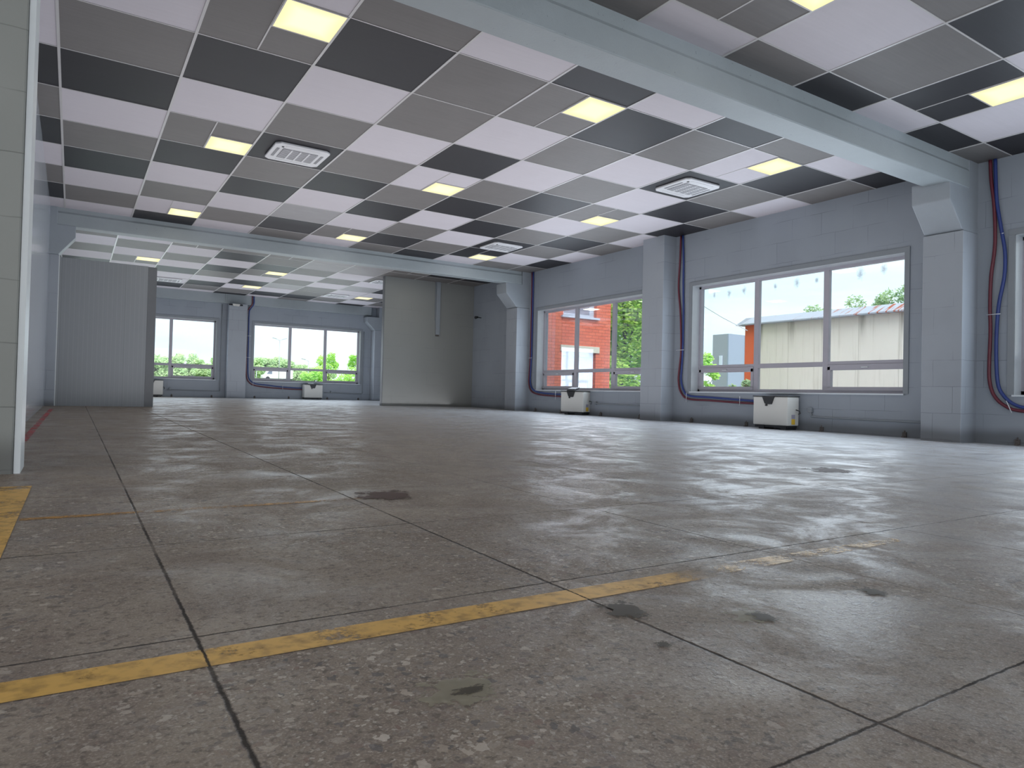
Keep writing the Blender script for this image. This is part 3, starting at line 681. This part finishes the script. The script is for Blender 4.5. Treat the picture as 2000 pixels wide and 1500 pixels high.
spots = [(11.598,2.80,0,'left of the big-window heater'),(11.598,1.36,0,'touching the big-window heater'),(11.598,-.28,0,'right of the big-window heater'),(11.598,-1.74,0,'left of the near right pillar'),
  (11.598,-3.32,0,'at the right edge of the photo'),(11.598,8.78,0,'right of the far right pillar'),(11.598,7.55,0,'left of the brick-view heater'),(11.598,5.85,0,'right of the brick-view heater'),(11.598,4.42,0,'left of the pilaster'),
  (3.36,20.798,1,'beside the heater at the left partition'),(4.75,20.798,1,'below the left far window, right end'),(6.33,20.798,1,'right of the far pilaster'),(7.66,20.798,1,'left of the far wall heater'),(9.25,20.798,1,'right of the far wall heater'),(10.6,20.798,1,'near the far right corner pillar')]
for i, (x, y, r, lb) in enumerate(spots):
    o = b0 if i == 0 else b0.copy()
    if i: C.objects.link(o)
    o.location = (x, y, fz(x, y)); o.rotation_euler = (0, 0, -PI/2 if r else 0)
    if r: o.rotation_euler = (0, 0, PI/2)
    tag(o, 'small rusty stub at the wall foot, '+lb, 'bracket', 'rusty steel stubs along the skirting')
for o in [o for o in bpy.data.objects if o.name.startswith('wall_bracket')]:
    if abs(o.location.y-20.798) < .01: o.rotation_euler = (0, 0, PI/2)
t = thing('spotlight', (5.45, 20.35, 3.72), 'white and black spotlight under the far edge beam on top of the pilaster', 'spotlight'); off = (5.45, 20.35, 3.72)
m = MB(); m.tube([(5.45,20.58,3.80),(5.45,20.40,3.76)], .02, 8); m.tube([(5.2,20.36,3.735),(5.7,20.36,3.735)], .03, 8); m.build('mount', M['black'], t, 0, off)
m = MB(); m.prism([(5.34,3.69),(5.56,3.68),(5.60,3.76),(5.32,3.77)], 'y', 20.26, 20.36); m.build('lamp_head', M['heater'], t, .006, off)

# ------------------------------------------------------------------ floor markings and patches
def mark(name, poly, mat, label, cat, z=.0015, kind=None):
    m = MB(); m.quad([(x, y, fz(x, y)+z) for x, y in poly]); o = m.build(name, mat); tag(o, label, cat, kind=kind); return o
Y1 = mat_paint_mark('yellow_floor_paint', lin(222, 176, 92), .42, .45, 6, (1.75, 2.0))
Y2 = mat_paint_mark('faded_yellow_floor_paint', lin(222, 184, 120), .53, .4, 5)
Y3 = mat_paint_mark('thin_yellow_floor_paint', lin(190, 140, 66), .5, .45, 7)
RD = mat_paint_mark('red_spray_paint', lin(200, 60, 70), .5, .5, 6)
mark('yellow_floor_line', [(-.5,-6.228),(1.99,-6.228),(1.99,-6.13),(-.5,-6.13)], Y1, 'wide worn yellow line painted across the floor in the foreground', 'floor line')
mark('yellow_floor_line', [(1.95,-6.215),(3.1,-6.20),(3.1,-6.14),(1.95,-6.12)], Y2, 'faded continuation of the foreground yellow line, right', 'floor line')
mark('yellow_floor_line', [(-.14,-5.6),(.053,-5.6),(.068,-3.34),(-.14,-3.34)], Y1, 'yellow painted strip on the floor at the left edge of the photo', 'floor line')
mark('yellow_floor_line', [(.068,-4.385),(1.47,-4.385),(1.47,-4.335),(.068,-4.335)], Y3, 'thin faint yellow line on the floor behind the wide one', 'floor line')
mark('red_floor_line', [(-.16,-1.5),(-.10,-1.5),(-.05,7.5),(-.11,7.5)], RD, 'faint red sprayed line on the floor along the left wall', 'floor line')
def mat_wet(name, col, rough, amt=.85):
    t = NT(name); p = t.obj(); n = t.noise(p, 2.2, 5, .6)
    ln = t.n.new('ShaderNodeVectorMath'); ln.operation = 'LENGTH'; t.link(t.scale(p, (1, 1, 0)), ln.inputs[0])
    a = t.ramp(t.math('ADD', ln.outputs['Value'], t.math('MULTIPLY', t.math('SUBTRACT', n, .5), 2.2)), .58, .66, amt, 0)
    tr = t.n.new('ShaderNodeBsdfTransparent'); mx = t.n.new('ShaderNodeMixShader')
    t.val(mx.inputs[0], a); t.link(tr.outputs[0], mx.inputs[1]); t.link(t.bsdf(t.mix(n, col, tuple(k*.7 for k in col[:3])+(1,)), rough, 0, .5), mx.inputs[2])
    return t.done(mx.outputs[0])
wet = mat_wet('dark_floor_patch', lin(70, 62, 48), .55); brn = mat_wet('brown_floor_patch', lin(86, 62, 54), .6); pale = mat_wet('pale_floor_patch', lin(168, 162, 138), .5, .5)
m = MB(); m.quad([(-1,-1,0),(1,-1,0),(1,1,0),(-1,1,0)]); p0 = m.build('floor_patch', wet)
pl = [(1.46,-6.345,.055,.060,wet,'largest dark damp patch on the second long floor joint, below the yellow line end'),
      (1.743,-6.555,.032,.036,wet,'small dark damp patch on the floor right of the large damp patch'),
      (.872,-6.572,.036,.014,wet,'thin dark damp crescent on the floor, bottom centre'),
      (1.37,-6.575,.018,.016,wet,'tiny dark patch on the floor below the large damp patch'),
      (2.24,-6.56,.036,.036,wet,'dark damp patch on the floor at right, beyond the others'),
      (1.63,-4.31,.15,.14,brn,'round brown filled hole in the floor beside the second long joint'),
      (5.4,-4.40,.20,.16,brn,'flat brown floor cover near the right pillar'),
      (.86,-6.56,.08,.06,pale,'pale greenish dry patch around the thin crescent'),
      (1.72,-6.53,.06,.05,pale,'pale dry patch around the small dark damp patch')]
for i, (x, y, a, b, mt, lb) in enumerate(pl):
    o = p0 if i == 0 else p0.copy()
    if i: o.data = p0.data.copy(); C.objects.link(o)
    o.data.materials.clear(); o.data.materials.append(mt)
    o.location = (x, y, fz(x, y)+(.0026 if mt is not pale else .0018)); o.scale = (a*1.45, b*1.45, 1); tag(o, lb, 'floor patch', 'patches on the floor')
    o.rotation_euler = (math.atan(.0072), math.atan(.0008), 0)

# ------------------------------------------------------------------ outside
def ground_z(y):
    pts = [(-60,-.25),(22,-.25),(50,.85),(80,1.55),(130,2.32),(260,4.1)]
    for (a, b), (c, d) in zip(pts, pts[1:]):
        if y <= c: return b+(d-b)*(y-a)/(c-a)
    return pts[-1][1]
mb = MB(); ys = [-60, 22, 35, 50, 80, 105, 130, 260]; xs = [-150, -60, 12, 60, 200]
gv = [[mb.b.verts.new((x, y, ground_z(y)-.04)) for y in ys] for x in xs]
for i in range(len(xs)-1):
    for j in range(len(ys)-1):
        mb.b.faces.new((gv[i][j], gv[i+1][j], gv[i+1][j+1], gv[i][j+1])).material_index = 1 if (ys[j] == 80 or ys[j] < 22) else 0
struct(mb.build('ground_outside', [M['grass'], M['asphalt']]))
def tree(name, x, y, z0, h, rx, ry, mat, n, ls, label, cat='tree', group=None, low=.25, clumps=14, trunk_r=.12):
    t = thing(name, (x, y, z0), label, cat, group); rnd = random.Random(hash((round(x,2), round(y,2))) & 0xffff)
    m = MB(); cl = []
    for k in range(clumps):
        a = rnd.uniform(0, 2*PI); u = rnd.uniform(0, 1); zz = low+(1-low)*u
        rr = math.sqrt(max(.05, 1-((zz-.55)/.62)**2))*rnd.uniform(.3, .8)
        cl.append((math.cos(a)*rr*rx, math.sin(a)*rr*ry, zz*h*.92, rnd.uniform(.26, .45)*min(rx, ry, h*.6)))
    for i in range(n):
        cx, cy, cz, cr = cl[rnd.randrange(clumps)]
        v = Vector((rnd.gauss(0,1), rnd.gauss(0,1), rnd.gauss(0,1))).normalized()*cr*rnd.uniform(.55, 1.05)
        c = Vector((cx, cy, cz))+v; c.z = min(max(c.z, .04*h), h)
        a = Vector((rnd.gauss(0,1), rnd.gauss(0,1), rnd.gauss(0,1)*.5)).normalized(); b = a.orthogonal().normalized()
        s = ls*rnd.uniform(.6, 1.3); b = b*s*.6; a = a*s
        m.b.faces.new([m.b.verts.new(c+p) for p in (-a, b, a, -b)])
    m.build('foliage', mat, t)
    m = MB(); m.tube([(0,0,-.1),(.05*h*.2,0,h*.4),(0,.02*h,h*.75)], [trunk_r, trunk_r*.7, trunk_r*.3], 7)
    for cx, cy, cz, cr in cl[:7]: m.tube([(0,0,cz*.45),(cx*.5,cy*.5,cz*.75),(cx,cy,cz)], [trunk_r*.5, trunk_r*.3, trunk_r*.1], 5)
    m.build('trunk', M['bark'], t); return t
tree('leafy_tree', 18.6, 12.9, -.25, 6.6, 2.5, 2.6, M['leafA'], 26000, .085, 'tall bright green leafy tree behind the right pane of the brick-view window', low=.08, clumps=40)
tree('leafy_tree', 21.5, 17.5, -.25, 8.2, 3.2, 3.2, M['leafA'], 9000, .10, 'second green tree further back behind the bright one', low=.1, clumps=30)
tree('green_bush', 17.6, 7.95, -.25, 2.45, .55, .75, M['leafC'], 2600, .055, 'green bush outside at the lower left of the big right window', 'bush', low=.1, clumps=12, trunk_r=.04)
tree('green_bush', 20.5, 8.6, -.25, 1.9, .5, .5, M['leafD'], 900, .07, 'thin green shrub before the orange brick corner', 'bush', low=.1, clumps=8, trunk_r=.03)
for i, (x, y, h, rx) in enumerate(((32.5, 13.6, 5.7, 2.0), (32.5, 11.0, 6.1, 1.9), (32.5, 8.7, 6.5, 1.6))):
    tree('sparse_tree', x, y, -.25, h+.25, 1.2, rx, M['leafD'], 3200, .08, 'sparse treetop above the rusty roof, %s' % ['leftmost', 'middle', 'rightmost, tallest'][i], 'tree', 'treetops above the rusty roof', low=.55, clumps=14)
# far tree line seen through the far windows: y ~ 112
ORD = 'first second third fourth fifth sixth seventh eighth ninth tenth eleventh twelfth thirteenth fourteenth fifteenth'.split()
far = [(11.0,5.1,2.2),(12.9,4.8,1.9),(14.9,5.4,2.1),(16.8,4.5,1.8),(18.6,3.9,1.8),(20.2,5.2,1.9),(22.0,3.9,1.9),(23.8,4.7,2.0),(25.6,5.0,2.0),(27.4,5.3,2.0),(29.2,5.6,2.0),(31.0,5.2,2.0),(32.8,4.4,1.9),(34.8,4.0,2.0),(37.4,4.4,2.2)]
for i, (x, top, r) in enumerate(far):
    z0 = ground_z(112); tree('distant_tree', x, 112, z0, top+.45-z0, r, r, M['leafB'], 5200, .2, '%s hazy green tree from the left on the skyline through the far windows' % ORD[i], 'tree', 'skyline trees beyond the far windows', low=.0, clumps=24)
for i, (x, y, top, r, lb) in enumerate(((14.1,36,3.0,.85,'bright green bush with a tall top in the right pane of the far right window'), (12.9,35,2.05,.8,'low bright green bush in the middle pane of the far right window'),
        (15.9,36,3.0,.7,'bright green bush at the right end of the far right window'), (14.8,34,2.0,1.1,'low bright green bush filling the right pane of the far window'))):
    z0 = ground_z(y)-.2; tree('green_bush', x, y, z0, top-z0, r, r, M['leafC'], 4200, .06, lb, 'bush', 'bushes beyond the far right window', low=.0, clumps=16, trunk_r=.04)

# brick wing seen through the second window
t = thing('brick_building', (13.5, 9.6, -.25), 'red brick building with white-framed windows outside the second window', 'building'); off = (13.5, 9.6, -.25)
m = MB()
op = [(13.12, 14.46, .0, 1.93), (13.12, 14.46, 3.06, 4.6)]
us = [12.02, 13.12, 14.46, 15.06]; zs = [-.25, 0, 1.93, 3.06, 4.6, 7.5]
for i in range(3):
    for k in range(5):
        cu, cz = (us[i]+us[i+1])/2, (zs[k]+zs[k+1])/2
        if not any(a < cu < b and c < cz < d for a, b, c, d in op): m.box(us[i], us[i+1], 9.6, 9.95, zs[k], zs[k+1])
m.box(14.7, 15.06, 9.95, 20, -.25, 7.5); m.box(12.02, 12.2, 9.95, 20, -.25, 7.5); m.box(12.02, 15.06, 19.7, 20, -.25, 7.5)
m.build('wall', M['brick'], t, 0, off)
m = MB(); m.box(11.99, 15.2, 9.45, 20.1, 7.5, 7.7); m.build('roof', M['greyb'], t, 0, off)
m = MB(); m.box(13.02, 14.58, 9.55, 9.7, 1.93, 2.13); m.build('lintel', M['lintel'], t, .01, off)
m = MB(); m.box(13.02, 14.52, 9.5, 9.7, 3.0, 3.06); m.build('window_ledge', M['whiteb'], t, 0, off)
for z0, z1 in ((0, 1.93), (3.06, 4.6)):
    m = MB()
    for a in ((13.12,13.24,z0,z1),(14.28,14.46,z0,z1),(13.24,14.28,z1-.12,z1),(13.24,14.28,z0,z0+.1),(13.72,13.80,z0,z1)): m.box(a[0], a[1], 9.74, 9.80, a[2], a[3])
    f = m.build('outer_window', M['whiteb'], t, 0, off)
    m = MB(); m.box(13.2, 14.4, 9.77, 9.79, z0+.05, z1-.05); m.build('pane', M['gl'], f, 0, off)
# long shed
t = thing('long_shed', (22, 0, -.25), 'long pale panel shed with a rusty sheet metal roof edge outside the big window', 'building'); off = (22, 0, -.25)
m = MB(); m.box(22, 30, -14, 9.25, -.25, 3.42); m.build('wall', M['shed'], t, 0, off)
m = MB(); m.box(21.97, 30, 9.25, 9.78, -.25, 3.42); m.build('brick_end', M['orange'], t, 0, off)
m = MB(); m.prism([(21.72,3.40),(21.72,3.44),(22.35,3.74),(26,4.1),(26,3.4)], 'y', -14, 9.75); m.build('roof', M['rroof'], t, 0, off)
m = MB(); m.prism([(21.72,3.40),(22.35,3.74),(26,4.1),(26,3.4)], 'y', 9.75, 10.05); m.build('roof_end', M['greyb'], t, 0, off)
# grey block
t = thing('grey_building', (60, 43, 0), 'grey and pale blue block with vertical pipes far outside the big window', 'building'); off = (60, 43, 0)
m = MB(); m.box(60, 72, 42.65, 44.7, -1, 7.75); m.build('wall', M['greyb'], t, 0, off)
m = MB(); m.box(60.0, 62.6, 42.5, 42.66, -1, 7.75); m.build('pale_side', M['palecl'], t, 0, off)
for x in (62.9, 63.5, 64.1, 65): m = MB(); m.tube([(x,42.4,0),(x,42.4,8.4 if x < 63 else 7.9)], .12, 6); m.build('pipe', M['steel'], t, 0, off)
m = MB(); m.box(59.9, 60.0, 43.3, 43.7, 4.2, 5.4); m.build('outer_window', M['whiteb'], t, 0, off)
# overhead cable
m = MB(); m.tube([(20,10.2,4.06),(20,9.2,3.50),(20,8.1,2.96)], .012, 5)
tag(m.build('overhead_cable', M['steel']), 'thin overhead cable slanting down to the shed roof in the big window', 'cable')
# van and lamp posts beyond the far wall
zg = ground_z(105)
t = thing('white_van', (27.7, 105, zg), 'white delivery van parked beyond the far right window', 'van'); off = (0, 0, 0)
m = MB(); m.prism([(-2.35,.35),(2.3,.35),(2.3,1.72),(-.9,1.72),(-1.45,1.60),(-1.85,1.0),(-2.35,.82)], 'y', -.8, .8); m.build('body', M['van'], t, .05)
m = MB(); m.prism([(-1.78,1.02),(-1.42,1.55),(-.95,1.55),(-.95,1.02)], 'y', -.83, .83); m.build('side_window', M['vang'], t)
for x in (-1.6, 1.5):
    for y in (-.72, .72):
        m = MB(); m.tube([(x,y-.1,.32),(x,y+.1,.32)], .32, 14); m.build('wheel', M['tyre'], t)
def lamp(x, y, ztop, label, arms=2, r=.04):
    z0 = ground_z(y); t = thing('lamp_post', (x, y, z0), label, 'lamp post', 'lamp posts beyond the far right window')
    m = MB(); m.tube([(0,0,-.2),(0,0,ztop-z0)], [r*1.4, r*.8], 8); m.build('pole', M['steel'], t)
    for s in ((-1, 1) if arms == 2 else (-1,)):
        m = MB(); m.tube([(0,0,ztop-z0-.02),(s*.35,0,ztop-z0+.15)], r*.6, 6); m.prism([(s*.35,ztop-z0+.12),(s*.8,ztop-z0+.22),(s*.8,ztop-z0+.30),(s*.35,ztop-z0+.20)], 'y', -.12, .12)
        m.build('lamp_head', M['steel'], t)
lamp(20.1, 73, 6.15, 'tall twin-headed lamp post in the left pane of the far right window')
lamp(17.0, 70, 2.62, 'short lamp post at the left of the far right window', 2, .04)
lamp(22.6, 70, 3.8, 'single-arm lamp post in the middle pane of the far right window', 1, .04)

# ------------------------------------------------------------------ light
w = bpy.data.worlds.new('sky'); bpy.context.scene.world = w; w.use_nodes = True
nt = w.node_tree; nt.nodes.clear()
out = nt.nodes.new('ShaderNodeOutputWorld'); bg = nt.nodes.new('ShaderNodeBackground'); nt.links.new(bg.outputs[0], out.inputs[0])
tc = nt.nodes.new('ShaderNodeTexCoord'); mp = nt.nodes.new('ShaderNodeMapping'); mp.inputs['Scale'].default_value = (1.5, 1.5, 7)
nt.links.new(tc.outputs['Generated'], mp.inputs[0]); nz = nt.nodes.new('ShaderNodeTexNoise'); nz.inputs['Scale'].default_value = 1.6; nz.inputs['Detail'].default_value = 5
nt.links.new(mp.outputs[0], nz.inputs['Vector']); cr = nt.nodes.new('ShaderNodeValToRGB'); nt.links.new(nz.outputs['Fac'], cr.inputs[0])
cr.color_ramp.elements[0].position = .35; cr.color_ramp.elements[0].color = lin(212, 236, 246)
cr.color_ramp.elements[1].position = .65; cr.color_ramp.elements[1].color = lin(240, 250, 253)
nt.links.new(cr.outputs[0], bg.inputs[0]); bg.inputs[1].default_value = 1.45

def area(name, loc, rot, sx, sy, power, col):
    l = bpy.data.lights.new(name, 'AREA'); l.shape = 'RECTANGLE'; l.size = sx; l.size_y = sy; l.energy = power; l.color = col
    o = bpy.data.objects.new(name, l); C.objects.link(o); o.location = loc; o.rotation_euler = rot; return o
COOL = (.76, .88, 1.0); NEUT = (.93, .97, 1.0); BNC = (.97, .96, 1.0); WARM = (1., .91, .76)
for a, b in RW:     # daylight entering by the right-hand windows
    area('window_daylight', (11.56, (a+b)/2, 1.85), (0, PI/2, 0), 2.2, b-a-.1, 105, COOL)
for a, b in FW:
    area('window_daylight', ((a+b)/2, 20.76, 2.0), (-PI/2, 0, 0), b-a-.1, 2.1, 70, COOL)
area('bay_fill', (2, -13.9, 2.0), (PI/2, 0, 0), 14, 3.4, 380, NEUT)  # fill light added at the back wall, which has no windows
area('bay_fill', (-5.9, -8.2, 2.0), (0, -PI/2, 0), 3.4, 10.5, 360, NEUT)  # fill light added at the left side wall to brighten the right wall
area('rear_bay_fill', (.75, 9.75, 1.7), (PI/2, 0, 0), 1.6, 2.6, 45, COOL)  # unseen fill added behind the left partition to brighten the far wall
area('rear_bay_fill', (9.95, 12.85, 2.0), (PI/2, 0, 0), 2.9, 3.4, 55, COOL)  # matching fill added behind the right partition
area('floor_bounce_fill', (5.4, 3.3, .09), (PI, 0, 0), 10.4, 10.5, 320, BNC)  # upward fill lights added just above the floor to brighten the ceiling
area('floor_bounce_fill', (5.6, 15.6, .16), (PI, 0, 0), 10.4, 8.5, 210, BNC)
area('floor_bounce_fill', (5.0, -9.0, -.03), (PI, 0, 0), 11, 5, 60, BNC)
sn = bpy.data.lights.new('exterior_fill_sun', 'SUN'); sn.energy = 3.6; sn.angle = math.radians(40); sn.color = (1, .98, .95)  # soft sun added to brighten the brick wing, trees and shed
so = bpy.data.objects.new('exterior_fill_sun', sn); C.objects.link(so); so.rotation_euler = Vector((.28, .85, -.8)).to_track_quat('-Z', 'Y').to_euler(); so.location = (0, -20, 30)
for x, y in LIGHTS:
    area('ceiling_lamp', (x, y, CZ-.03), (0, 0, 0), .5, .5, 6, WARM)

# ------------------------------------------------------------------ camera
cam = bpy.data.cameras.new('camera'); co = bpy.data.objects.new('camera', cam); C.objects.link(co)
f, yaw, pit, roll = 1344.5991, .5683, .0165, .0240
cam.sensor_width = 36; cam.lens = 36*f/2000; cam.clip_end = 800; cam.clip_start = .02
fw = Vector((math.sin(yaw)*math.cos(pit), math.cos(yaw)*math.cos(pit), math.sin(pit)))
r0 = Vector((math.cos(yaw), -math.sin(yaw), 0)); u0 = r0.cross(fw)
r = r0*math.cos(roll)+u0*math.sin(roll); u = -r0*math.sin(roll)+u0*math.cos(roll)
mt = Matrix((r, u, -fw)).transposed().to_4x4(); mt.translation = Vector((.2288, -7.7013, .5071))
co.matrix_world = mt
sc = bpy.context.scene; sc.camera = co
sc.view_settings.view_transform = 'Standard'; sc.view_settings.look = 'None'; sc.view_settings.exposure = 0; sc.view_settings.gamma = 1
sc.cycles.use_denoising = True
sc.cycles.use_adaptive_sampling = True; sc.cycles.adaptive_threshold = .07; sc.cycles.adaptive_min_samples = 16; sc.cycles.use_light_tree = True
sc.cycles.max_bounces = 7; sc.cycles.diffuse_bounces = 4; sc.cycles.glossy_bounces = 3; sc.cycles.transparent_max_bounces = 12
sc.cycles.caustics_reflective = False; sc.cycles.caustics_refractive = False; sc.cycles.sample_clamp_indirect = 4
